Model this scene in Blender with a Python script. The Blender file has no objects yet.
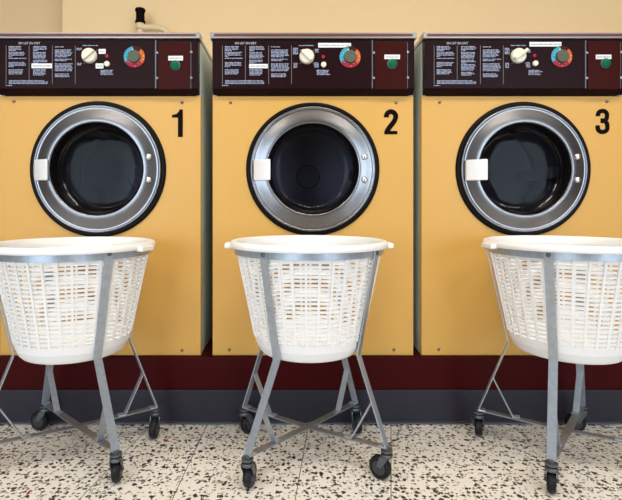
import bpy, bmesh, math, random
from mathutils import Vector, Matrix
random.seed(7)
PI = math.pi
S = bpy.context.scene
COL = S.collection
R = math.radians

# ------------------------------------------------------------------ materials
def new_mat(name):
    m = bpy.data.materials.new(name); m.use_nodes = True
    nt = m.node_tree
    return m, nt, nt.nodes['Principled BSDF']

def mat(name, col, rough=0.5, metal=0.0, coat=0.0, spec=0.5, var=0.0, vscale=30.0, bump=0.0, bscale=200.0):
    m, nt, b = new_mat(name)
    b.inputs['Base Color'].default_value = (*col, 1)
    b.inputs['Roughness'].default_value = rough
    b.inputs['Metallic'].default_value = metal
    b.inputs['Specular IOR Level'].default_value = spec
    if coat:
        b.inputs['Coat Weight'].default_value = coat
        b.inputs['Coat Roughness'].default_value = 0.12
    tc = nt.nodes.new('ShaderNodeTexCoord')
    if var:
        n = nt.nodes.new('ShaderNodeTexNoise'); n.inputs['Scale'].default_value = vscale; n.inputs['Detail'].default_value = 4
        nt.links.new(tc.outputs['Object'], n.inputs['Vector'])
        r = nt.nodes.new('ShaderNodeMapRange'); r.inputs['To Min'].default_value = 1 - var; r.inputs['To Max'].default_value = 1 + var
        nt.links.new(n.outputs['Fac'], r.inputs['Value'])
        mx = nt.nodes.new('ShaderNodeVectorMath'); mx.operation = 'SCALE'; mx.inputs[0].default_value = col
        nt.links.new(r.outputs['Result'], mx.inputs['Scale']); nt.links.new(mx.outputs['Vector'], b.inputs['Base Color'])
    if bump:
        n2 = nt.nodes.new('ShaderNodeTexNoise'); n2.inputs['Scale'].default_value = bscale
        nt.links.new(tc.outputs['Object'], n2.inputs['Vector'])
        bp = nt.nodes.new('ShaderNodeBump'); bp.inputs['Strength'].default_value = bump; bp.inputs['Distance'].default_value = 0.002
        nt.links.new(n2.outputs['Fac'], bp.inputs['Height']); nt.links.new(bp.outputs['Normal'], b.inputs['Normal'])
    return m

M = {}
M['yellow'] = mat('yellow_enamel', (0.65, 0.365, 0.084), 0.4, spec=.35, var=0.03, vscale=3)
M['cabinet'] = mat('grey_side_enamel', (0.62, 0.65, 0.58), 0.4, var=0.04, vscale=5)
M['panel'] = mat('dark_brown_panel', (0.016, 0.0052, 0.0062), 0.3, spec=.06, var=0.1, vscale=10)
M['coin'] = mat('maroon_plate', (0.038, 0.005, 0.0035), 0.35, spec=.06, var=0.08, vscale=10)
M['alu'] = mat('aluminium_trim', (0.36, 0.345, 0.34), 0.32, metal=0.85)
M['stripe'] = mat('maroon_stripe', (0.15, 0.05, 0.035), 0.4, spec=.15)
M['steel'] = mat('door_steel', (0.24, 0.235, 0.24), 0.26, metal=1.0, var=0.18, vscale=14)
M['chrome'] = mat('chrome_bolt', (0.75, 0.75, 0.75), 0.15, metal=1.0)
M['rubber'] = mat('black_rubber', (0.004, 0.003, 0.0045), 0.35, spec=.10)
M['seal'] = mat('black_seal', (0.004, 0.003, 0.004), 0.5, spec=.06)
M['drum'] = mat('drum_steel', (0.17, 0.17, 0.19), 0.5, metal=0.4)
M['handle'] = mat('white_plastic_latch', (0.93, 0.94, 0.96), 0.35)
M['black'] = mat('black_vinyl', (0.005, 0.003, 0.003), 0.5, spec=.04)
M['ink'] = mat('pale_printed_ink', (0.40, 0.46, 0.64), 0.5)
M['rule'] = mat('printed_rule', (0.22, 0.20, 0.21), 0.5, spec=.1)
M['inkw'] = mat('white_printed_ink', (0.60, 0.60, 0.63), 0.5)
M['sticker'] = mat('sticker_paper', (0.75, 0.76, 0.76), 0.6)
M['inkd'] = mat('grey_sticker_ink', (0.30, 0.30, 0.32), 0.6)
M['cream'] = mat('cream_knob', (0.76, 0.72, 0.58), 0.35)
M['red'] = mat('red_lens', (0.33, 0.005, 0.02), 0.25)
M['green'] = mat('green_button', (0.002, 0.12, 0.055), 0.3, spec=.08)
M['olive'] = mat('olive_dial_hub', (0.10, 0.115, 0.085), 0.5, spec=.08)
M['dblue'] = mat('dial_blue', (0.05, 0.33, 0.46), 0.5, spec=.08)
M['dred'] = mat('dial_red', (0.42, 0.03, 0.055), 0.5, spec=.08)
M['dorange'] = mat('dial_orange', (0.60, 0.13, 0.03), 0.5, spec=.08)
M['ddark'] = mat('dial_dark_red', (0.06, 0.012, 0.012), 0.5, spec=.08)
M['screw'] = mat('dull_screw', (0.22, 0.15, 0.13), 0.35, metal=0.8)
M['basket'] = mat('white_polythene', (0.90, 0.90, 0.90), 0.4)
M['rim'] = mat('white_polythene_rim', (0.90, 0.895, 0.87), 0.35)
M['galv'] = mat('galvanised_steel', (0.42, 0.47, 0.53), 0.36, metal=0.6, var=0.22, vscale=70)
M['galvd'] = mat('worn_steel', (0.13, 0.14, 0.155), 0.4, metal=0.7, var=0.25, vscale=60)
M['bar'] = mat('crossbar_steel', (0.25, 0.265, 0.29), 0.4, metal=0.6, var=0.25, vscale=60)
M['tyre'] = mat('black_wheel_rubber', (0.007, 0.007, 0.010), 0.45, spec=.3)
M['hub'] = mat('wheel_hub_grey', (0.05, 0.05, 0.06), 0.4, metal=0.3)
M['wall'] = mat('cream_wall_paint', (0.82, 0.585, 0.31), 0.6, var=0.03, vscale=2.5, bump=0.08, bscale=90)
M['wallw'] = mat('room_wall_paint', (0.17, 0.12, 0.085), 0.7, var=0.03, vscale=2.5)
M['ceil'] = mat('ceiling_paint', (0.62, 0.585, 0.52), 0.8, var=0.02, vscale=3)
M['plinth'] = mat('maroon_plinth_paint', (0.046, 0.003, 0.0035), 0.4, spec=.06, var=0.08, vscale=6)
M['base'] = mat('slate_vinyl_base', (0.029, 0.026, 0.037), 0.4, spec=.2, var=0.06, vscale=6)
M['baselip'] = mat('slate_vinyl_lip', (0.10, 0.12, 0.15), 0.35)
M['pipe'] = mat('cream_painted_pipe', (0.70, 0.54, 0.32), 0.5)
M['frame'] = mat('window_frame_paint', (0.30, 0.24, 0.19), 0.5)

def thin_glass(name, tint, refl=1.0):
    m = bpy.data.materials.new(name); m.use_nodes = True
    nt = m.node_tree; nt.nodes.clear()
    out = nt.nodes.new('ShaderNodeOutputMaterial'); mix = nt.nodes.new('ShaderNodeMixShader')
    tr = nt.nodes.new('ShaderNodeBsdfTransparent'); tr.inputs['Color'].default_value = (*tint, 1)
    gl = nt.nodes.new('ShaderNodeBsdfGlossy'); gl.inputs['Roughness'].default_value = 0.06
    fr = nt.nodes.new('ShaderNodeFresnel'); fr.inputs['IOR'].default_value = 1.5
    mu = nt.nodes.new('ShaderNodeMath'); mu.operation = 'MULTIPLY'; mu.inputs[1].default_value = refl
    nt.links.new(fr.outputs[0], mu.inputs[0]); nt.links.new(mu.outputs[0], mix.inputs[0])
    nt.links.new(tr.outputs[0], mix.inputs[1]); nt.links.new(gl.outputs[0], mix.inputs[2])
    nt.links.new(mix.outputs[0], out.inputs['Surface'])
    return m
M['glass'] = thin_glass('door_glass', (0.60, 0.60, 0.66), 0.2)
M['pane'] = thin_glass('window_glass', (0.97, 0.98, 0.98))

def terrazzo():
    m, nt, b = new_mat('terrazzo')
    N = nt.nodes.new; L = nt.links.new
    tc = N('ShaderNodeTexCoord')
    def noise(scale, detail=2):
        n = N('ShaderNodeTexNoise'); n.inputs['Scale'].default_value = scale; n.inputs['Detail'].default_value = detail
        L(tc.outputs['Object'], n.inputs['Vector']); return n
    def math_(op, a, bb=None):
        n = N('ShaderNodeMath'); n.operation = op
        for i, v in enumerate((a, bb)):
            if v is None: continue
            if isinstance(v, (int, float)): n.inputs[i].default_value = v
            else: L(v, n.inputs[i])
        return n.outputs[0]
    def mixc(fac, c1, c2):
        n = N('ShaderNodeMix'); n.data_type = 'RGBA'
        L(fac, n.inputs['Factor'])
        for nm, c in ((6, c1), (7, c2)):
            if isinstance(c, tuple): n.inputs[nm].default_value = (*c, 1)
            else: L(c, n.inputs[nm])
        return n.outputs[2]
    # distort the coordinates so that the chips are broken shapes
    wn = noise(85, 3)
    sub = N('ShaderNodeVectorMath'); sub.operation = 'SUBTRACT'; sub.inputs[1].default_value = (.5, .5, .5); L(wn.outputs['Color'], sub.inputs[0])
    sc = N('ShaderNodeVectorMath'); sc.operation = 'SCALE'; sc.inputs['Scale'].default_value = 0.016; L(sub.outputs[0], sc.inputs[0])
    ad = N('ShaderNodeVectorMath'); L(tc.outputs['Object'], ad.inputs[0]); L(sc.outputs[0], ad.inputs[1])
    def chips(scale, offs, present, rmin, rmax, metric='MINKOWSKI'):
        o = N('ShaderNodeVectorMath'); o.inputs[1].default_value = offs; L(ad.outputs[0], o.inputs[0])
        v = N('ShaderNodeTexVoronoi'); v.voronoi_dimensions = '2D'; v.feature = 'F1'; v.distance = 'MANHATTAN'; v.inputs['Scale'].default_value = scale
        L(o.outputs[0], v.inputs['Vector'])
        sp = N('ShaderNodeSeparateColor'); L(v.outputs['Color'], sp.inputs[0])
        rr = N('ShaderNodeMapRange'); rr.inputs['To Min'].default_value = rmin; rr.inputs['To Max'].default_value = rmax; L(sp.outputs[0], rr.inputs[0])
        ins = math_('LESS_THAN', v.outputs['Distance'], rr.outputs[0])
        pre = math_('LESS_THAN', sp.outputs[1], present)
        return math_('MULTIPLY', ins, pre), sp.outputs[2]
    n0 = noise(160, 3)
    base = mixc(n0.outputs['Fac'], (0.70, 0.665, 0.61), (0.91, 0.885, 0.835))
    # faint marble pieces, light and tan
    f, _ = chips(62, (3.1, 1.7, 0), 0.6, 0.25, 0.5); base = mixc(f, base, (0.80, 0.77, 0.70))
    f, _ = chips(70, (8.3, 5.2, 0), 0.35, 0.2, 0.42); base = mixc(f, base, (0.50, 0.42, 0.33))
    f, rnd = chips(95, (1.3, 9.2, 0), 0.30, 0.2, 0.42); base = mixc(f, base, (0.17, 0.15, 0.14))
    f, rnd = chips(60, (0.4, 0.9, 0), 0.46, 0.20, 0.47)
    dark = mixc(rnd, (0.008, 0.007, 0.008), (0.06, 0.05, 0.05)); base = mixc(f, base, dark)
    f, rnd = chips(84, (5.5, 2.2, 0), 0.27, 0.2, 0.42); base = mixc(f, base, (0.012, 0.011, 0.012))
    f, rnd = chips(30, (7.7, 3.4, 0), 0.018, 0.22, 0.32)
    col = mixc(math_('GREATER_THAN', rnd, 0.5), (0.45, 0.05, 0.05), (0.62, 0.33, 0.04)); base = mixc(f, base, col)
    # hairline joints between the cast slabs: floor lines through two measured points
    sx = N('ShaderNodeSeparateXYZ'); L(tc.outputs['Object'], sx.inputs[0])
    for (x0, y0, x1, y1) in FLOOR_LINES:
        nx, ny = (y1 - y0), -(x1 - x0); ln = math.hypot(nx, ny); nx /= ln; ny /= ln
        d = math_('ADD', math_('MULTIPLY', sx.outputs[0], nx), math_('MULTIPLY', sx.outputs[1], ny))
        d = math_('ABSOLUTE', math_('SUBTRACT', d, nx * x0 + ny * y0))
        base = mixc(math_('LESS_THAN', d, 0.0011), base, (0.07, 0.055, 0.045))
    L(base, b.inputs['Base Color'])
    rn = noise(5, 3)
    rr = N('ShaderNodeMapRange'); rr.inputs['To Min'].default_value = 0.28; rr.inputs['To Max'].default_value = 0.45; L(rn.outputs['Fac'], rr.inputs[0])
    L(rr.outputs[0], b.inputs['Roughness'])
    return m

# measured camera: eye height, distance to the machine fronts, focal length in pixels
EYE, DIST, FOC, PX0, PY0 = 0.7208, 1.6, 480.0, 291.0, 205.0
def floor_pt(px, py):
    d = FOC * EYE / (py - PY0)
    return ((px - PX0) * d / FOC, d - DIST)
FLOOR_LINES = [(*floor_pt(186, 470), *floor_pt(200, 440)), (*floor_pt(296, 495), *floor_pt(305, 445)),
               (*floor_pt(391, 498), *floor_pt(391, 430)), (*floor_pt(122, 455), *floor_pt(148, 428))]
M['floor'] = terrazzo()

# ------------------------------------------------------------------ mesh helpers
def link(name, bm, m, parent=None, smooth=None, mods=None):
    me = bpy.data.meshes.new(name)
    bmesh.ops.recalc_face_normals(bm, faces=bm.faces)
    bm.to_mesh(me); bm.free()
    for mm in (m if isinstance(m, (list, tuple)) else [m]): me.materials.append(mm)
    o = bpy.data.objects.new(name, me); COL.objects.link(o)
    if parent is not None: o.parent = parent
    if smooth is not None:
        for p in me.polygons: p.use_smooth = True
        md = o.modifiers.new('smooth', 'EDGE_SPLIT'); md.split_angle = R(smooth)
    return o

def empty(name, loc, rz=0.0):
    o = bpy.data.objects.new(name, None); COL.objects.link(o); o.location = loc; o.rotation_euler.z = rz
    o.empty_display_size = 0.05
    return o

def tag(o, label=None, cat=None, group=None, kind=None):
    if label: o['label'] = label
    if cat: o['category'] = cat
    if group: o['group'] = group
    if kind: o['kind'] = kind
    return o

def box(bm, x0, x1, y0, y1, z0, z1, bev=0.0, mi=0, mtx=None):
    r = bmesh.ops.create_cube(bm, size=1.0)
    vs = r['verts']
    for v in vs:
        v.co = Vector((x0 + (v.co.x + .5) * (x1 - x0), y0 + (v.co.y + .5) * (y1 - y0), z0 + (v.co.z + .5) * (z1 - z0)))
    faces = set(f for v in vs for f in v.link_faces)
    for f in faces: f.material_index = mi
    if bev:
        es = list(set(e for v in vs for e in v.link_edges))
        g = bmesh.ops.bevel(bm, geom=es, offset=bev, segments=2, affect='EDGES', profile=0.5)
        vs = list(set(v for f in g['faces'] for v in f.verts) | set(v for v in vs if v.is_valid))
    if mtx is not None:
        for v in vs: v.co = mtx @ v.co
    return vs

def lathe(bm, prof, n=64, mtx=None, mi=0, closed=False):
    """profile of (r, h) turned about the local Z axis; mtx places it"""
    rings = []
    for (r, h) in prof:
        if r < 1e-6: rings.append([bm.verts.new((0, 0, h))])
        else: rings.append([bm.verts.new((r * math.cos(2 * PI * i / n), r * math.sin(2 * PI * i / n), h)) for i in range(n)])
    pairs = list(zip(rings, rings[1:]))
    if closed: pairs.append((rings[-1], rings[0]))
    for a, b in pairs:
        for i in range(n):
            j = (i + 1) % n
            if len(a) == 1 and len(b) == 1: continue
            if len(a) == 1: f = bm.faces.new((a[0], b[i], b[j]))
            elif len(b) == 1: f = bm.faces.new((a[i], a[j], b[0]))
            else: f = bm.faces.new((a[i], a[j], b[j], b[i]))
            f.material_index = mi
    if mtx is not None:
        for rg in rings:
            for v in rg: v.co = mtx @ v.co
    return rings

def toY(x, y, z):
    """lathe axis +Z turned to face -Y (towards the room); h becomes -Y offset"""
    return Matrix.Translation((x, y, z)) @ Matrix.Rotation(R(90), 4, 'X')

def rect(bm, x0, x1, z0, z1, y, mi=0):
    f = bm.faces.new([bm.verts.new(c) for c in ((x0, y, z0), (x1, y, z0), (x1, y, z1), (x0, y, z1))])
    f.material_index = mi

def slab(bm, pts, y0, y1, mi=0):
    """polygon of (x, z) points extruded from y0 to y1"""
    a = [bm.verts.new((x, y0, z)) for x, z in pts]; b = [bm.verts.new((x, y1, z)) for x, z in pts]
    fs = [bm.faces.new(a), bm.faces.new(list(reversed(b)))]
    n = len(pts)
    for i in range(n): fs.append(bm.faces.new((a[i], b[i], b[(i + 1) % n], a[(i + 1) % n])))
    for f in fs: f.material_index = mi

def stroke(bm, pts, w, y0, y1):
    """thick line of width w along (x, z) points, extruded: lettering strokes"""
    left, right = [], []
    for i, p in enumerate(pts):
        a = pts[max(i - 1, 0)]; c = pts[min(i + 1, len(pts) - 1)]
        dx, dz = c[0] - a[0], c[1] - a[1]; l = math.hypot(dx, dz)
        nx, nz = -dz / l * w / 2, dx / l * w / 2
        left.append((p[0] + nx, p[1] + nz)); right.append((p[0] - nx, p[1] - nz))
    for i in range(len(pts) - 1):
        slab(bm, [left[i], left[i + 1], right[i + 1], right[i]], y0, y1)

def arc(cx, cz, rx, rz, a0, a1, n=14):
    return [(cx + rx * math.cos(R(a0 + (a1 - a0) * i / n)), cz + rz * math.sin(R(a0 + (a1 - a0) * i / n))) for i in range(n + 1)]

def tube(bm, pts, r, n=16, caps=True):
    rings = []
    for i, p in enumerate(pts):
        p = Vector(p); a = Vector(pts[max(i - 1, 0)]); c = Vector(pts[min(i + 1, len(pts) - 1)])
        t = (c - a).normalized(); u = t.orthogonal().normalized() if i == 0 else (rings_u - t * rings_u.dot(t)).normalized()
        rings_u = u; w = t.cross(u)
        rings.append([bm.verts.new(p + (u * math.cos(2 * PI * k / n) + w * math.sin(2 * PI * k / n)) * r) for k in range(n)])
    for a, b in zip(rings, rings[1:]):
        for k in range(n): bm.faces.new((a[k], a[(k + 1) % n], b[(k + 1) % n], b[k]))
    if caps: bm.faces.new(rings[0]); bm.faces.new(list(reversed(rings[-1])))

def ribbon(bm, pts, wdir, width, thick):
    """flat bar along 3-D points, width along wdir, thickness along the outward normal"""
    wdir = Vector(wdir).normalized(); secs = []
    for i, p in enumerate(pts):
        p = Vector(p); a = Vector(pts[max(i - 1, 0)]); c = Vector(pts[min(i + 1, len(pts) - 1)])
        t0 = (p - a).normalized() if i else (c - p).normalized()
        t1 = (c - p).normalized() if i < len(pts) - 1 else t0
        nrm = (t0 + t1).normalized().cross(wdir).normalized()
        k = max(0.5, math.cos(t0.angle(t1) / 2)) if t0.angle(t1) > 1e-4 else 1
        w = wdir * width / 2; h = nrm * thick / 2 / k
        secs.append([bm.verts.new(p + s) for s in (w + h, -w + h, -w - h, w - h)])
    for a, b in zip(secs, secs[1:]):
        for k in range(4): bm.faces.new((a[k], a[(k + 1) % 4], b[(k + 1) % 4], b[k]))
    bm.faces.new(secs[0]); bm.faces.new(list(reversed(secs[-1])))

def text_faces(bm, s, x, z, y, h, width):
    """lettering with Blender's own built-in font, flattened into bm"""
    cu = bpy.data.curves.new('lettering', 'FONT'); cu.body = s; cu.size = 1
    o = bpy.data.objects.new('lettering', cu); COL.objects.link(o)
    bpy.context.view_layer.update()
    me = bpy.data.meshes.new_from_object(o.evaluated_get(bpy.context.evaluated_depsgraph_get()))
    xs = [v.co.x for v in me.vertices]; ys = [v.co.y for v in me.vertices]
    kx = width / (max(xs) - min(xs)); ky = h / (max(ys) - min(ys))
    vs = [bm.verts.new((x + (v.co.x - min(xs)) * kx, y, z + (v.co.y - min(ys)) * ky)) for v in me.vertices]
    for p in me.polygons:
        try: bm.faces.new([vs[i] for i in p.vertices])
        except ValueError: pass
    COL.objects.unlink(o); bpy.data.objects.remove(o); bpy.data.curves.remove(cu); bpy.data.meshes.remove(me)

# ------------------------------------------------------------------ the setting
PLINTH = EYE - 151 / 300
WALLY = 0.95
XL, XR, YF, ZC = -3.9, 4.1, -4.6, 2.75
def structure(name, bm, m, **k):
    o = link(name, bm, m, **k); o['kind'] = 'structure'; return o

bm = bmesh.new(); rect(bm, 0, 1, 0, 1, 0)
for v, c in zip(bm.verts, ((XL, YF), (XR, YF), (XR, WALLY + .6), (XL, WALLY + .6))): v.co = (c[0], c[1], 0)
structure('floor', bm, M['floor'])
bm = bmesh.new(); box(bm, XL, XR, YF, WALLY + .6, ZC, ZC + .1); structure('ceiling', bm, M['ceil'])
# wall behind the machines: the part left of the corner stands a little further back
cx = (62 - PX0) * (DIST + WALLY) / FOC
bm = bmesh.new()
box(bm, cx, XR, WALLY, WALLY + .6, 0, ZC, bev=0.004); box(bm, XL, cx + .01, WALLY + .30, WALLY + .6, 0, ZC)
structure('wall_back', bm, M['wall'])
bm = bmesh.new(); box(bm, XL - .1, XL, YF, WALLY + .6, 0, ZC); structure('wall_left', bm, M['wallw'])
bm = bmesh.new(); box(bm, XR, XR + .1, YF, WALLY + .6, 0, ZC); structure('wall_right', bm, M['wallw'])
WINS = [(-3.8, -.95, 0.12, 2.5), (1.5, 3.9, 0.12, 2.5)]
bm = bmesh.new()
y0, y1 = YF - .12, YF
box(bm, XL, WINS[0][0], y0, y1, 0, ZC); box(bm, WINS[0][1], WINS[1][0], y0, y1, 0, ZC); box(bm, WINS[1][1], XR, y0, y1, 0, ZC)
for (a, b, c, d) in WINS:
    box(bm, a, b, y0, y1, 0, c); box(bm, a, b, y0, y1, d, ZC)
structure('wall_front', bm, M['wallw'])
for i, (a, b, c, d) in enumerate(WINS):
    bm = bmesh.new(); t = .05
    box(bm, a, a + t, y0 + .02, y1 - .02, c, d); box(bm, b - t, b, y0 + .02, y1 - .02, c, d)
    box(bm, a + t, b - t, y0 + .02, y1 - .02, c, c + t); box(bm, a + t, b - t, y0 + .02, y1 - .02, d - t, d)
    mx = (a + b) / 2; box(bm, mx - .025, mx + .025, y0 + .03, y1 - .03, c + t, d - t)
    w = structure('window_%d' % (i + 1), bm, M['frame'])
    bm = bmesh.new(); rect(bm, a + t, b - t, c + t, d - t, y0 + .05); link('pane', bm, M['pane'], w)

# plinth under the machines and its vinyl base strip
bm = bmesh.new(); box(bm, XL + .002, XR - .002, -0.015, WALLY - .002, 0.0, PLINTH, bev=0.003)
structure('trim_1', bm, M['plinth'])
bm = bmesh.new()
box(bm, XL + .004, XR - .004, -0.020, -0.0155, 0.0, 0.1115, bev=0.0025)
box(bm, XL + .004, XR - .004, -0.026, -0.017, 0.0, 0.009, bev=0.003, mi=1)
structure('baseboard_front', bm, [M['base'], M['baselip']])

# ------------------------------------------------------------------ washing machines
HW = 0.335
FY = -0.025                        # control face, a little proud of the yellow panel
FS = FOC / (DIST + FY)             # pixels per metre there
ZT = lambda py: EYE + (PY0 - py) / FS - PLINTH         # height on the control face, from the machine's base

def plate_hole(bm, x0, x1, z0, z1, cx, cz, r, y0, y1, n=96):
    def outer(a):
        c, s = math.cos(a), math.sin(a); t = 1e9
        if c > 1e-9: t = min(t, (x1 - cx) / c)
        if c < -1e-9: t = min(t, (x0 - cx) / c)
        if s > 1e-9: t = min(t, (z1 - cz) / s)
        if s < -1e-9: t = min(t, (z0 - cz) / s)
        return (cx + c * t, cz + s * t)
    angs = [2 * PI * i / n for i in range(n)] + [math.atan2(z - cz, x - cx) % (2 * PI) for x in (x0, x1) for z in (z0, z1)]
    angs = sorted(set(round(a, 6) for a in angs)); n = len(angs)
    b = 0.002
    rows = []
    for k in range(5):
        row = []
        for a in angs:
            ox, oz = outer(a); ix, iz = cx + r * math.cos(a), cz + r * math.sin(a)
            sx = cx + (ox - cx) * (1 - 0.008); sz = cz + (oz - cz) * (1 - 0.005)
            # rounded outer edge: inset corner on the front face
            fx = min(max(ox, x0 + b), x1 - b); fz = min(max(oz, z0 + b), z1 - b)
            row.append(bm.verts.new([(ix, y1, iz), (ix, y0, iz), (fx, y0, fz), (ox, y0 + b, oz), (ox, y1, oz)][k]))
        rows.append(row)
    for a_, b_ in zip(rows, rows[1:]):
        for i in range(n): bm.faces.new((a_[i], a_[(i + 1) % n], b_[(i + 1) % n], b_[i]))

def dome(bm, x, z, y, r, h, n=20, mi=0):
    lathe(bm, [(r, 0), (r, h * .35), (r * .8, h * .8), (r * .45, h), (0, h)], n, toY(x, y, z), mi)

def words(bm, x0, x1, z, y, h, mi=0, fill=1.0, rnd=random):
    """one printed line too small to read: letter-sized marks grouped as words"""
    x = x0; end = x0 + (x1 - x0) * fill
    while x < end:
        for _ in range(rnd.randint(2, 8)):
            if x + .0015 > end: break
            hh = h * rnd.choice((1, .8, .75, 1))
            rect(bm, x, x + .0015, z, z + hh, y, mi); x += .0021
        x += .0019

def make_machine(num, px_c, spec):
    xc = (px_c - PX0) * DIST / FOC
    top = empty('washing_machine', (xc, 0, PLINTH))
    LX = lambda px: (px - PX0) / FS - xc          # px on the control face -> local x
    # cabinet: open-fronted grey steel box
    bm = bmesh.new(); e = .333; zt = ZT(39)
    for a in ((-e, -e + .012, .004, .74, .002, zt), (e - .012, e, .004, .74, .002, zt), (-e + .012, e - .012, .728, .74, .002, zt),
              (-e + .012, e - .012, .024, .728, .002, .014)):
        box(bm, *a, bev=0.0)
    link('cabinet', bm, M['cabinet'], top)
    # top cover with a dark seam below it
    bm = bmesh.new(); box(bm, -e - .002, e + .002, .02, .745, zt + .004, ZT(33.2), bev=.003); link('top_cover', bm, M['cabinet'], top)
    bm = bmesh.new(); box(bm, -e + .001, e - .001, .02, .735, zt, zt + .005); link('seam', bm, M['black'], top)
    # yellow front
    dx, KD = spec['door']; dz = EYE + (PY0 - 169.2) / 300 - PLINTH
    yz = EYE + (PY0 - 96) / 300 - PLINTH
    bm = bmesh.new(); plate_hole(bm, -HW, HW, .0015, yz, dx, dz, .205 * KD, -0.0, .02); link('front_panel', bm, M['yellow'], top)
    for (px, py) in spec['screws']:
        bm = bmesh.new(); dome(bm, (px - PX0) / 300 - xc, EYE + (PY0 - py) / 300 - PLINTH, 0, .0052, .0035, 14); link('screw', bm, M['screw'], top, 40)
    # numeral
    bm = bmesh.new(); W = lambda px: (px - PX0) / 300 - xc; H = lambda py: EYE + (PY0 - py) / 300 - PLINTH
    ya, yb = -.0012, .0004
    if num == 1:
        slab(bm, [(W(178), H(137)), (W(182.9), H(137)), (W(182.9), H(109.5)), (W(179.6), H(109.5)), (W(178.6), H(112)), (W(176.5), H(114)), (W(172), H(115)), (W(172), H(117.6)), (W(178), H(117.6))], ya, yb)
    elif num == 2:
        k = 1 / 300
        cx_, cz_ = W(391), H(116.6)
        pts = [(W(386.3), H(117.4))] + arc(cx_, cz_, 4.7 * k, 4.9 * k, 180, -10, 18) + [(W(394.6), H(120.6)), (W(392.2), H(124)), (W(389.4), H(127.5)), (W(387.3), H(130.5)), (W(386.6), H(132.6))]
        stroke(bm, pts, 4.9 * k, ya, yb)
        slab(bm, [(W(384.1), H(134.3)), (W(397.3), H(134.3)), (W(397.3), H(131)), (W(384.4), H(131))], ya - .0001, yb)
    else:
        k = 1 / 300
        pts = [(W(598.0), H(116.2))] + arc(W(602.4), H(114.8), 4.5 * k, 3.9 * k, 180, 0, 16) + [(W(606.9), H(116.5)), (W(606.4), H(118.9)), (W(604.6), H(120.4)), (W(600.5), H(120.5))]
        stroke(bm, pts, 4.3 * k, ya, yb)
        pts = [(W(600.5), H(120.9)), (W(604.6), H(121.1)), (W(606.8), H(123.2)), (W(607.2), H(126))] + arc(W(602.4), H(128.0), 4.8 * k, 4.0 * k, 0, -180, 16) + [(W(597.6), H(125.4))]
        stroke(bm, pts, 4.3 * k, ya - .0001, yb)
    link('numeral', bm, M['black'], top)
    # door: pressed steel ring with gasket, seal, glass bowl, latch and hinge bolts
    bm = bmesh.new(); A = toY(dx, 0, dz) @ Matrix.Diagonal((KD, KD, 1, 1))
    lathe(bm, [(.2065, -.004), (.2068, .008), (.2055, .0125), (.203, .0145), (.2003, .0135), (.198, .0118), (.192, .0126), (.180, .0158), (.166, .0186), (.1555, .0203), (.1515, .0200),
               (.1495, .0180), (.1487, .014), (.1485, -.010), (.2, -.010)], 128, A)
    door = link('door', bm, M['steel'], top, 60)
    bm = bmesh.new(); lathe(bm, [(.2205, .0003), (.2205, .004), (.2165, .0075), (.2115, .0085), (.2075, .0065), (.2072, .0003)], 128, A); link('gasket', bm, M['rubber'], door, 60)
    bm = bmesh.new(); lathe(bm, [(.1483, .015), (.146, .0125), (.1425, .004), (.1395, -.012), (.1370, -.030), (.140, -.036), (.1483, -.036)], 96, A); link('seal', bm, M['seal'], door, 60)
    bm = bmesh.new(); lathe(bm, [(.1388, -.014), (.1365, -.038), (.1325, -.050), (.126, -.056), (.118, -.059), (.06, -.0605), (0, -.061)], 96, A); link('glass', bm, M['glass'], door, 70)
    bm = bmesh.new()
    prof = [(-.192, -.030), (-.139, -.060), (-.1375, -.0565), (-.1385, -.050), (-.158, -.019), (-.190, -.012), (-.1945, -.018)]
    hz = EYE + (PY0 - 170) / 306 - PLINTH
    a_ = [bm.verts.new((x * KD + dx, y, hz - .0335)) for x, y in prof]; b_ = [bm.verts.new((x * KD + dx, y, hz + .0335)) for x, y in prof]
    bm.faces.new(a_); bm.faces.new(list(reversed(b_)))
    for i in range(len(prof)): bm.faces.new((a_[i], b_[i], b_[(i + 1) % len(prof)], a_[(i + 1) % len(prof)]))
    bmesh.ops.bevel(bm, geom=list(bm.edges), offset=.0012, segments=2, affect='EDGES')
    h = link('handle', bm, M['handle'], door, 50); h['label'] = 'white plastic latch handle'
    for dzz in (.0395, -.0365):
        bm = bmesh.new(); dome(bm, .1685 * KD + dx, dz + dzz, -.0165, .0105, .009, 20); b = link('hinge_bolt', bm, M['chrome'], door, 50); b['label'] = 'shiny domed hinge bolt'
    # drum behind the glass
    bm = bmesh.new(); lathe(bm, [(.2, -.021), (.2, -.05), (.235, -.09), (.235, -.42), (.05, -.44), (.046, -.434), (0, -.433)], 64, A)
    for k in range(3):
        a = R(90 + 120 * k); box(bm, -.02, .02, .11, .40, .17, .236, mtx=Matrix.Translation((dx, 0, dz)) @ Matrix.Rotation(a, 4, 'Y'))
    link('drum', bm, M['drum'], top, 40)
    # control panel: upright face, lower edge sloping back to the yellow front
    zf0, zf1 = ZT(89), ZT(39.3); cw = .3315
    bm = bmesh.new()
    pr = [(FY, zf1), (FY, zf0 + .004), (FY + .002, zf0), (-.004, yz + .003), (.02, yz + .003), (.02, zf1)]
    a_ = [bm.verts.new((-cw, y, z)) for y, z in pr]; b_ = [bm.verts.new((cw, y, z)) for y, z in pr]
    bm.faces.new(a_); bm.faces.new(list(reversed(b_)))
    for i in range(len(pr)): bm.faces.new((a_[i], b_[i], b_[(i + 1) % 6], a_[(i + 1) % 6]))
    bmesh.ops.bevel(bm, geom=[e_ for e_ in bm.edges if abs(e_.verts[0].co.x) == abs(e_.verts[1].co.x)], offset=.0006, segments=1, affect='EDGES')
    cp = link('control_panel', bm, M['panel'], top)
    # raised printed fascia, left of the coin plate
    bm = bmesh.new(); box(bm, LX(spec['o'] + 216.5), LX(spec['o'] + 372), FY - .0016, FY + .001, ZT(88.3), ZT(41.2), bev=.0006); link('fascia', bm, M['panel'], cp)
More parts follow.
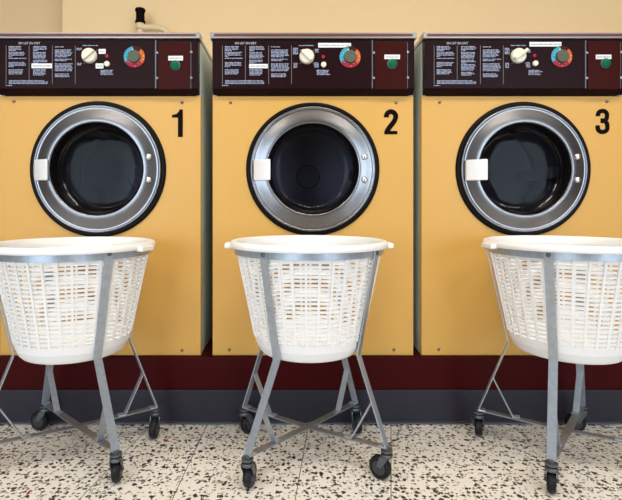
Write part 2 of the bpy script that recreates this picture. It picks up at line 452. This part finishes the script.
    FZ = FY - .0020; O = spec['o']
    # printed instructions (three columns, rules and heading)
    bm = bmesh.new(); rnd = random.Random(num)
    X = lambda q: LX(O + 215 + q / 7.775); Z = lambda q: ZT(36 + q / 7.775)
    for (q, e0, e1) in ((58, 75, 375), (237, 75, 345), (417, 75, 375), (595, 75, 375)):
        rect(bm, X(q) - .0007, X(q) + .0007, Z(e1), Z(e0), FZ, 1)
    def para(q0, q1, e0, e1, last=.8):
        e = e0
        while e < e1 - 4:
            words(bm, X(q0), X(q1), Z(e + 7.2), FZ, .0030, 0, last if e + 10.5 >= e1 - 4 else rnd.uniform(.85, 1), rnd); e += 10.5
    para(78, 190, 80, 116, .5); para(78, 215, 125, 166, .2); para(78, 215, 171, 182, 1); para(78, 215, 204, 246, .3); para(78, 195, 260, 302, .9)
    if spec['colsticker']:
        para(268, 388, 80, 116, .3); para(268, 380, 126, 182, .9); para(268, 385, 186, 216, .4); para(268, 372, 258, 312, .8)
    else:
        para(268, 388, 80, 116, .3); para(268, 380, 126, 182, .9); para(268, 385, 186, 216, .4); para(268, 385, 220, 272, .8); para(268, 372, 280, 308, .8)
    para(437, 508, 82, 93, 1); para(437, 578, 106, 166, .7); para(437, 583, 178, 200, .6); para(437, 583, 214, 272, .9); para(437, 562, 292, 322, .9)
    para(80, 400, 345, 376, .95); para(55, 105, 382, 392, 1)
    KX = lambda px: LX(px + O)
    def kwords(x0, x1, y0, y1, f=.9):
        e = y0
        while e < y1 - .6:
            words(bm, KX(x0), KX(x1), ZT(e + .95), FZ, .0030, 0, rnd.uniform(f, 1), rnd); e += 1.35
    kwords(299, 314, 45.2, 46.6, 1)
    kwords(293, 298.5, 48, 50.5 if num == 1 else 54.4); kwords(293.5, 298, 63, 65 if num == 1 else 68)
    if num != 1: kwords(315, 319, 49, 53.5); kwords(314.3, 319, 62.5, 67.5)
    kwords(316.8, 331, 70, 75.6, .75)
    for (a0, a1) in ((135, 1), (225, 1), (-45, 1), (45, 1)):
        c, s = math.cos(R(a0)), math.sin(R(a0))
        for t in range(3): rect(bm, KX(306.8) + c * (.028 + t * .002) - .0006, KX(306.8) + c * (.028 + t * .002) + .0006, ZT(57) + s * (.028 + t * .002) - .0006, ZT(57) + s * (.028 + t * .002) + .0006, FZ)
    link('printed_instructions', bm, [M['ink'], M['rule']], cp)
    bm = bmesh.new(); text_faces(bm, 'EN LET EN DET', LX(O + 235.2), ZT(44.4), FZ, .0068, 21.2 / FS)
    link('printed_heading', bm, M['inkw'], cp)
    # stickers with a line of small print
    for (x0, x1, y0, y1) in spec['stickers']:
        bm = bmesh.new(); box(bm, LX(x0), LX(x1), FZ - .0006, FY + .0004, ZT(y1), ZT(y0))
        words(bm, LX(x0) + .004, LX(x1) - .003, ZT((y0 + y1) / 2 + .75), FZ - .0008, .0046, 1, 1, rnd)
        link('sticker', bm, [M['sticker'], M['inkd']], cp)
    # wash temperature knob with a grip ridge
    kx, kz = LX(spec['knob'][0]), ZT(spec['knob'][1])
    bm = bmesh.new(); lathe(bm, [(.0245, 0), (.0245, .006), (.0235, .010), (.021, .0125), (0, .0130)], 48, toY(kx, FY - .0015, kz))
    rot = Matrix.Translation((kx, FY - .0015, kz)) @ Matrix.Rotation(-R(spec['knob_a']), 4, 'Y')
    box(bm, -.021, .0235 + spec.get('tip', 0), -.0215, -.010, -.0052, .0052, bev=.002, mtx=rot)
    kn = link('knob', bm, M['cream'], cp, 40); kn['label'] = 'round cream control knob'
    bm = bmesh.new(); dome(bm, LX(spec['led'][0]), ZT(spec['led'][1]), FY - .0015, .0062, .004, 20); l = link('indicator_lamp', bm, M['red'], cp, 40); l['label'] = 'small red indicator lamp'
    bm = bmesh.new(); lathe(bm, [(.009, 0), (.009, .006), (.0078, .0078), (0, .008)], 28, toY(LX(spec['led'][0] + .4), FY - .0015, ZT(spec['led'][1] + 8))); l = link('push_button', bm, M['cream'], cp, 40); l['label'] = 'small round white push button'
    # programme dial: coloured ring round an olive hub
    gx, gz = LX(spec['dial'][0]), ZT(spec['dial'][1])
    bm = bmesh.new(); r0, r1, yy = .0195, .0345, FZ - .0006
    segs = [(98, 212, 1), (212, 320, 2), (320, 408, 3), (408, 432, 4), (432, 458, 4)]
    for (a0, a1, mi) in segs:
        n = 14
        for i in range(n):
            b0, b1 = R(a0 + (a1 - a0) * i / n), R(a0 + (a1 - a0) * (i + 1) / n)
            f = bm.faces.new([bm.verts.new((gx + r_ * math.cos(b_), yy, gz + r_ * math.sin(b_))) for r_, b_ in ((r0, b0), (r1, b0), (r1, b1), (r0, b1))]); f.material_index = mi
    for a in (104, 128, 150, 172, 195, 226, 250, 275, 300, 330, 345, 5, 30):
        c, s = math.cos(R(a)), math.sin(R(a)); q = .024 + .006 * (a % 2); w_ = .0024 if a == 104 else .0011
        rect(bm, gx + c * q - w_, gx + c * q + w_, gz + s * q - w_, gz + s * q + w_, yy - .0003, 5)
    lathe(bm, [(.0355, 0), (.0355, .0012), (r1, .0014), (r1, .0)], 56, toY(gx, FY - .0015, gz), 4)
    lathe(bm, [(.0205, 0), (.0205, .009), (.019, .011), (0, .0115)], 48, toY(gx, FY - .0015, gz), 0)
    dl = link('dial', bm, [M['olive'], M['dblue'], M['dred'], M['dorange'], M['ddark'], M['sticker']], cp, 40); dl['label'] = 'dial with blue, red and orange ring'
    # coin plate with screws, sticker and green button
    bx = spec['btn'][0]
    bm = bmesh.new(); box(bm, LX(bx - 17.6), LX(bx + 15), FY - .003, FY + .001, ZT(90) + .002, ZT(41.5), bev=.0012)
    pl = link('coin_plate', bm, M['coin'], top)
    bm = bmesh.new(); box(bm, LX(bx - 20.3), LX(bx - 19.2), FY - .0025, FY + .001, ZT(88.5), ZT(40.5)); link('edge_strip', bm, M['galvd'], pl)
    bm = bmesh.new(); box(bm, LX(bx + 15.2), LX(bx + 15.7), FY - .0022, FY + .001, ZT(88.5), ZT(42.5)); link('edge_strip', bm, M['galvd'], pl)
    for (sx, sy) in ((-18.3, 53), (15.8, 52.4), (-18.3, 78.3), (15.8, 78)):
        bm = bmesh.new(); dome(bm, LX(bx + sx), ZT(sy), FY - .002, .0046, .003, 14); link('screw', bm, M['alu'], pl, 40)
    bm = bmesh.new(); lathe(bm, [(.0165, .001), (.0165, .004), (.0145, .005), (.0145, .003)], 36, toY(bx / FS - PX0 / FS - xc, FY - .001, ZT(spec['btn'][1])), 1)
    lathe(bm, [(.0143, .002), (.0143, .007), (.012, .0088), (0, .0092)], 36, toY(LX(bx), FY - .001, ZT(spec['btn'][1])), 0)
    g = link('start_button', bm, [M['green'], M['galvd']], pl, 40); g['label'] = 'round green start button'
    x0, x1, y0_, y1_ = spec['btnlabel']
    bm = bmesh.new(); box(bm, LX(x0), LX(x1), FY - .0038, FY - .0028, ZT(y1_), ZT(y0_))
    words(bm, LX(x0) + .004, LX(x1) - .003, ZT((y0_ + y1_) / 2 + .75), FY - .0040, .0046, 1, 1, rnd)
    link('sticker', bm, [M['sticker'], M['inkd']], pl)
    # aluminium trim along the top edge
    tw = .3365; z0, z1 = ZT(38.9), ZT(33)
    bm = bmesh.new(); box(bm, -tw, tw, FY - .006, .022, z0, z1, bev=.0012)
    tr = link('trim_bar', bm, M['alu'], top)
    bm = bmesh.new(); box(bm, -tw + .012, tw - .012, FY - .0068, FY - .004, z0 + .0062, z1 - .0048); link('stripe', bm, M['stripe'], tr)
    for s in (-1, 1):
        bm = bmesh.new(); box(bm, s * tw - (.009 if s > 0 else .001), s * tw + (.001 if s > 0 else .009), FY - .008, .01, z0 - .001, z1 + .001, bev=.0015); link('end_cap', bm, M['alu'], tr)
    return top

SPEC = {
 1: dict(door=(-.0065, 1.027), o=-216.0, colsticker=True, screws=[(14, 101.5), (182, 102.5), (182, 350.3), (16, 350.3)], stickers=[(31.9, 52.3, 63.6, 68.4), (99, 105.9, 49.2, 54), (96, 103.8, 63.6, 68.6)],
         knob=(90, 56.2), knob_a=40, led=(107.2, 56.3), dial=(134.5, 57), btn=(175.6, 65.7), btnlabel=(168.6, 183.2, 56.2, 60.8)),
 2: dict(door=(-.001, 1.006), o=0.0, colsticker=True, screws=[(230.6, 102.6), (396, 102.6), (229.2, 349.7), (394, 349.7)], stickers=[(249.2, 267.8, 64.2, 68.4), (318.2, 351, 43.2, 47.7)],
         knob=(306.8, 57), knob_a=135, led=(323.2, 57.1), dial=(350, 57.2), btn=(392, 64.3), btnlabel=(384.3, 399.7, 55, 59.4)),
 3: dict(door=(.0025, 1.018), o=211.5, colsticker=False, screws=[(439.6, 102.3), (607, 101.5), (438.8, 349.2), (607, 349.2)], stickers=[(529.2, 561, 42.2, 46.7)],
         knob=(517.7, 56.3), knob_a=36, tip=.007, led=(534.2, 55.8), dial=(561.3, 56.8), btn=(604.9, 63.7), btnlabel=(595.2, 610.6, 55, 59.4)),
}
for num, pxc, lab in ((1, 100.25, 'yellow front-loading washing machine with a black numeral 1, leftmost of the three'),
                      (2, 313.0, 'yellow front-loading washing machine with a black numeral 2, middle of the three'),
                      (3, 522.0, 'yellow front-loading washing machine with a black numeral 3, rightmost of the three')):
    tag(make_machine(num, pxc, SPEC[num]), lab, 'washing machine', 'washing machines in a row')

# ------------------------------------------------------------------ laundry carts
def basket_r(z):
    return 0.150 + (z - 0.32) * (0.2085 - 0.150) / (0.60 - 0.32)

def add_basket(parent, rot):
    bm = bmesh.new(); NR, ROWS, GS = 36, 19, 3
    zlo, zhi = 0.362, 0.588
    zs = []
    pitch = (zhi - zlo) / ROWS; slot = pitch * .50
    for k in range(ROWS): zs += [zlo + k * pitch, zlo + k * pitch + slot]
    lev = [(0, .3105), (.06, .3105), (.125, .311), (.137, .3135), (.1445, .321)]
    lev += [(basket_r(z), z) for z in (.340,)] + [(basket_r(z), z) for z in zs] + [(basket_r(zhi), zhi), (basket_r(.613), .613)]
    ribw = 0.17                         # share of one bay taken by its rib
    angs = []
    for k in range(NR):
        b = 2 * PI * k / NR; w = 2 * PI / NR
        angs += [b] + [b + w * (ribw + (1 - ribw) * j / GS) for j in range(GS)]
    angs = [a + rot for a in angs]
    n = len(angs)
    rings = []
    for (r, z) in lev:
        rings.append([bm.verts.new((0, 0, z))] if r == 0 else [bm.verts.new((r * math.cos(a), r * math.sin(a), z)) for a in angs])
    for li in range(len(lev) - 1):
        a, b = rings[li], rings[li + 1]
        sl = lev[li][1] in zs and zs.index(lev[li][1]) % 2 == 0 and lev[li][0] > .14
        for i in range(n):
            j = (i + 1) % n
            if len(a) == 1: bm.faces.new((a[0], b[i], b[j])); continue
            if sl and i % (GS + 1) != 0: continue
            bm.faces.new((a[i], a[j], b[j], b[i]))
    o = link('basket', bm, M['basket'], parent)
    md = o.modifiers.new('wall', 'SOLIDIFY'); md.thickness = 0.0032; md.offset = -1
    # upright ribs standing proud of the lattice
    bm = bmesh.new()
    for k in range(NR):
        a = 2 * PI * (k + ribw / 2) / NR + rot
        t = Vector((-math.sin(a), math.cos(a), 0)); u = Vector((math.cos(a), math.sin(a), 0))
        ribbon(bm, [u * (basket_r(z) + .0012) + Vector((0, 0, z)) for z in (.358, .592)], t, .0064, .0036)
    o2 = link('ribs', bm, M['basket'], o)
    # rolled rim
    bm = bmesh.new()
    lathe(bm, [(.2095, .604), (.2125, .622), (.217, .6275), (.224, .629), (.231, .627), (.2348, .622), (.2355, .613), (.2335, .6105), (.2315, .613), (.229, .6195), (.222, .6225), (.2165, .620), (.2135, .604)], 96, None, closed=True)
    link('rim', bm, M['rim'], o, 50)
    return o

def add_caster(parent, mount, off):
    """swivel caster: plate and fork carry the wheel; off is the trail of the wheel"""
    mx, my = mount; d = Vector((off[0], off[1], 0)).normalized(); yaw = math.atan2(d.y, d.x)
    T = Matrix.Translation((mx, my, 0)) @ Matrix.Rotation(yaw, 4, 'Z')
    bm = bmesh.new()
    lathe(bm, [(0, .063), (.0145, .063), (.0155, .065), (.0155, .070), (.0145, .072), (.009, .0725), (.009, .077), (.0155, .0775), (.0155, .082), (.008, .0825), (.008, .090), (0, .090)], 24, T)
    for s in (-1, 1):                    # fork cheeks
        pts = [(-.011, .064), (.013, .064), (.0245, .031), (.022, .025), (.016, .025), (.010, .034)]
        a_ = [bm.verts.new(T @ Vector((x, s * .0128, z))) for x, z in pts]; b_ = [bm.verts.new(T @ Vector((x, s * .0150, z))) for x, z in pts]
        bm.faces.new(a_); bm.faces.new(list(reversed(b_)))
        for i in range(6): bm.faces.new((a_[i], b_[i], b_[(i + 1) % 6], a_[(i + 1) % 6]))
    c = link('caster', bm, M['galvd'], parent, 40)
    bm = bmesh.new(); W = T @ Matrix.Translation((.019, 0, .0304)) @ Matrix.Rotation(R(90), 4, 'X')
    lathe(bm, [(0, -.0112), (.017, -.0112), (.0185, -.0095), (.0185, .0095), (.017, .0112), (0, .0112)], 32, W, 1)
    lathe(bm, [(.0178, -.009), (.026, -.0105), (.0288, -.0085), (.0302, -.004), (.0302, .004), (.0288, .0085), (.026, .0105), (.0178, .009)], 36, W, 0)
    lathe(bm, [(0, -.0165), (.0045, -.0165), (.0045, .0165), (0, .0165)], 12, W, 1)
    link('wheel', bm, [M['tyre'], M['hub']], c, 40)

KB, KR = 0.967, 0.946
SX, SZ, BOFF = 0.972, 0.975, -0.012
ZB = lambda z: EYE + (z - 0.73) * SZ            # heights read off the photograph for an eye at 0.73 m, brought to this one
def fit(o, k=1.0):
    for v in o.data.vertices: v.co = Vector((v.co.x * k, v.co.y * k + BOFF, ZB(v.co.z)))

def make_cart(center, legs, rot, lugs, label, drop=0.0):
    cx_, cy_ = center
    top = empty('laundry_cart', (cx_, cy_, 0))
    bk = add_basket(top, rot)
    for o in [bk] + list(bk.children): fit(o, KR if o.name.startswith('rim') else KB)
    for a in lugs:
        bm = bmesh.new(); box(bm, .216, .2355, -.030, .030, .6065, .6210, bev=.003, mtx=Matrix.Rotation(R(a), 4, 'Z')); fit(link('grip', bm, M['rim'], bk))
    bm = bmesh.new(); lathe(bm, [(.2125, .592), (.2165, .592), (.2165, .611), (.2125, .611)], 96, None, closed=True)
    fit(link('hoop', bm, M['galv'], top, 40), KB)
    Z1 = Vector((0, 0, 1)); mounts = []; leg_objs = []
    for (ah, ab, am, rm, off) in legs:
        u = lambda a: Vector((math.cos(R(a)), math.sin(R(a)), 0))
        t = u(ab).cross(Z1)
        B = Vector((0, BOFF, 0)); p0 = u(ah) * .2190 * KB + B + Z1 * ZB(.613); p1 = u(ah) * .2180 * KB + B + Z1 * ZB(.592); pm = u(ab) * .1575 * SX + B + Z1 * ZB(.318); p3 = u(am) * rm * SX + Z1 * .090
        bm = bmesh.new(); ribbon(bm, [p0, p1, pm, p3, p3 - u(am) * .02], t, .0215, .0035)
        lg = link('leg', bm, M['galv'], top); leg_objs.append((lg, pm, p3, t, am))
        bm = bmesh.new()
        lathe(bm, [(.0058, 0), (.0058, .002), (.003, .0038), (0, .004)], 14, Matrix.Translation(p0 + u(ah) * .0015 - Z1 * .010) @ u(ah).to_track_quat('Z', 'Y').to_matrix().to_4x4())
        link('rivet', bm, M['galvd'], lg, 40)
        mounts.append(p3)
        add_caster(top, (p3.x, p3.y), off)
    # flat crossing bars between opposite feet
    for k, (i, j) in enumerate(((0, 2), (1, 3))):
        a, b = mounts[i], mounts[j]; dz = -.003 if k else .0015; w = Vector((b.x - a.x, b.y - a.y, 0)).cross(Z1)
        bm = bmesh.new(); ribbon(bm, [Vector((a.x, a.y, .0875)), Vector(((a.x + b.x) / 2, (a.y + b.y) / 2, .0845 + dz)), Vector((b.x, b.y, .0875))], w, .020, .0035)
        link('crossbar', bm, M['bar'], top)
    for (lg, pm, p3, t, am) in leg_objs:
        mid = pm.lerp(p3, .53); low = Vector((p3.x, p3.y, 0)) * (.136 / math.hypot(p3.x, p3.y)) + Z1 * .0885
        inn = (low - mid); inn.z = 0; inn.normalize()
        bm = bmesh.new(); ribbon(bm, [mid + inn * .003 + Z1 * .012, mid + inn * .0045, low, low + inn * .02], t, .0175, .003); link('brace', bm, M['galv'], top)
    for o in top.children:
        if o.name.startswith(('basket', 'hoop')): o.location.z = -drop
    tag(top, label, 'laundry cart', 'wheeled laundry baskets')
    return top

# legs: angle at hoop, at the bend, at the caster, caster radius, wheel trail
make_cart((-.617, -.220), [(-43.5, -44.5, -41, .226, (-.004, .025)), (35, 35, 33, .238, (.0, -.02)), (137, 137, 137.4, .236, (-.022, .004)), (-143, -144, -149, .25, (-.02, .01))],
          .03, (-14, 172), 'white plastic basket on a wheeled grey frame before washer 1, cropped by the left edge', drop=.005)
make_cart((.050, -.222), [(-124, -124.7, -134, .237, (.005, .021)), (-36, -31, -31.7, .242, (-.023, .019)), (52, 51, 46, .231, (.003, -.02)), (146, 146, 146.6, .241, (.02, .03))],
          .09, (-2, 182), 'white plastic basket on a wheeled grey frame before washer 2, wholly in view')
make_cart((.779, -.236), [(-131, -132, -127.5, .225, (.010, .018)), (-20, -22, -31, .24, (.02, .0)), (49, 49, 48, .222, (-.022, .003)), (160, 161, 148, .240, (.008, .02))],
          .05, (10, 183), 'white plastic basket on a wheeled grey frame before washer 3, cropped by the right edge')

# ------------------------------------------------------------------ water pipe with a black valve cap, on the wall behind washer 1
vy = .87; vd = DIST + vy; vx = (140.3 - PX0) * vd / FOC; vz = lambda py: EYE + (PY0 - py) * vd / FOC
pv = empty('water_pipe', (vx, vy, PLINTH))
tag(pv, 'cream painted water pipe with a black valve cap against the wall behind washer 1', 'pipe')
bm = bmesh.new(); zz = vz(27.5) - PLINTH
lathe(bm, [(0, 0), (.017, 0), (.017, vz(30) - PLINTH), (.024, vz(29) - PLINTH), (.024, vz(25) - PLINTH), (.019, vz(23) - PLINTH), (0, vz(23) - PLINTH)], 24)
tube(bm, [(0, 0, zz), (.06, 0, zz), (.105, 0, zz - .004), (.130, 0, zz - .016), (.146, 0, zz - .04), (.152, 0, zz - .08), (.153, 0, 0)], .0165)
link('pipe', bm, M['pipe'], pv, 50)
bm = bmesh.new(); z0, z1 = vz(23.6) - PLINTH, vz(8.6) - PLINTH
lathe(bm, [(0, z0), (.024, z0), (.026, z0 + .004), (.026, z0 + .012), (.0215, z0 + .018), (.0215, z1 - .020), (.026, z1 - .014), (.026, z1 - .005), (.023, z1 - .001), (.012, z1 + .001), (0, z1 + .001)], 28)
c = link('valve_cap', bm, M['black'], pv, 40); c['label'] = 'black flanged valve cap'

# ------------------------------------------------------------------ light: daylight through the front windows, ceiling lamps
w = bpy.data.worlds.new('sky'); S.world = w; w.use_nodes = True
bg = w.node_tree.nodes['Background']; bg.inputs['Color'].default_value = (0.70, 0.84, 1.0, 1); bg.inputs['Strength'].default_value = 6.2
def area(name, loc, size, power, col, rot=(0, 0, 0)):
    l = bpy.data.lights.new(name, 'AREA'); l.shape = 'RECTANGLE'; l.size, l.size_y = size; l.energy = power; l.color = col
    o = bpy.data.objects.new(name, l); COL.objects.link(o); o.location = loc; o.rotation_euler = rot
    return o
for i, (x, y, p) in enumerate(((-1.5, -1.25, 22), (.3, -1.25, 30), (2.2, -1.25, 20), (-1.3, -2.9, 15), (1.4, -2.9, 15))):
    area('ceiling_lamp', (x, y, ZC - .03), (1.2, .3), p, (1.0, .92, .80))
for (a, b, c, d) in WINS:      # sampling portals in the window openings
    o = area('window_portal', ((a + b) / 2, YF + .005, (c + d) / 2), (b - a, d - c), 1, (1, 1, 1), (R(90), 0, 0))
    o.data.cycles.is_portal = True

# ------------------------------------------------------------------ camera and view
cam = bpy.data.cameras.new('camera'); co = bpy.data.objects.new('camera', cam); COL.objects.link(co)
co.location = (0, -DIST, EYE); co.rotation_euler = (R(90), 0, 0)
cam.sensor_width = 36; cam.lens = FOC / 622 * 36; cam.shift_x = (311 - PX0) / 622; cam.shift_y = -(250 - PY0) / 622
cam.clip_start = .02
S.camera = co
S.view_settings.view_transform = 'Standard'; S.view_settings.look = 'None'; S.view_settings.gamma = 1; S.view_settings.use_curve_mapping = False
S.view_settings.exposure = 0.1
S.cycles.use_denoising = True
S.cycles.max_bounces = 10; S.cycles.diffuse_bounces = 5
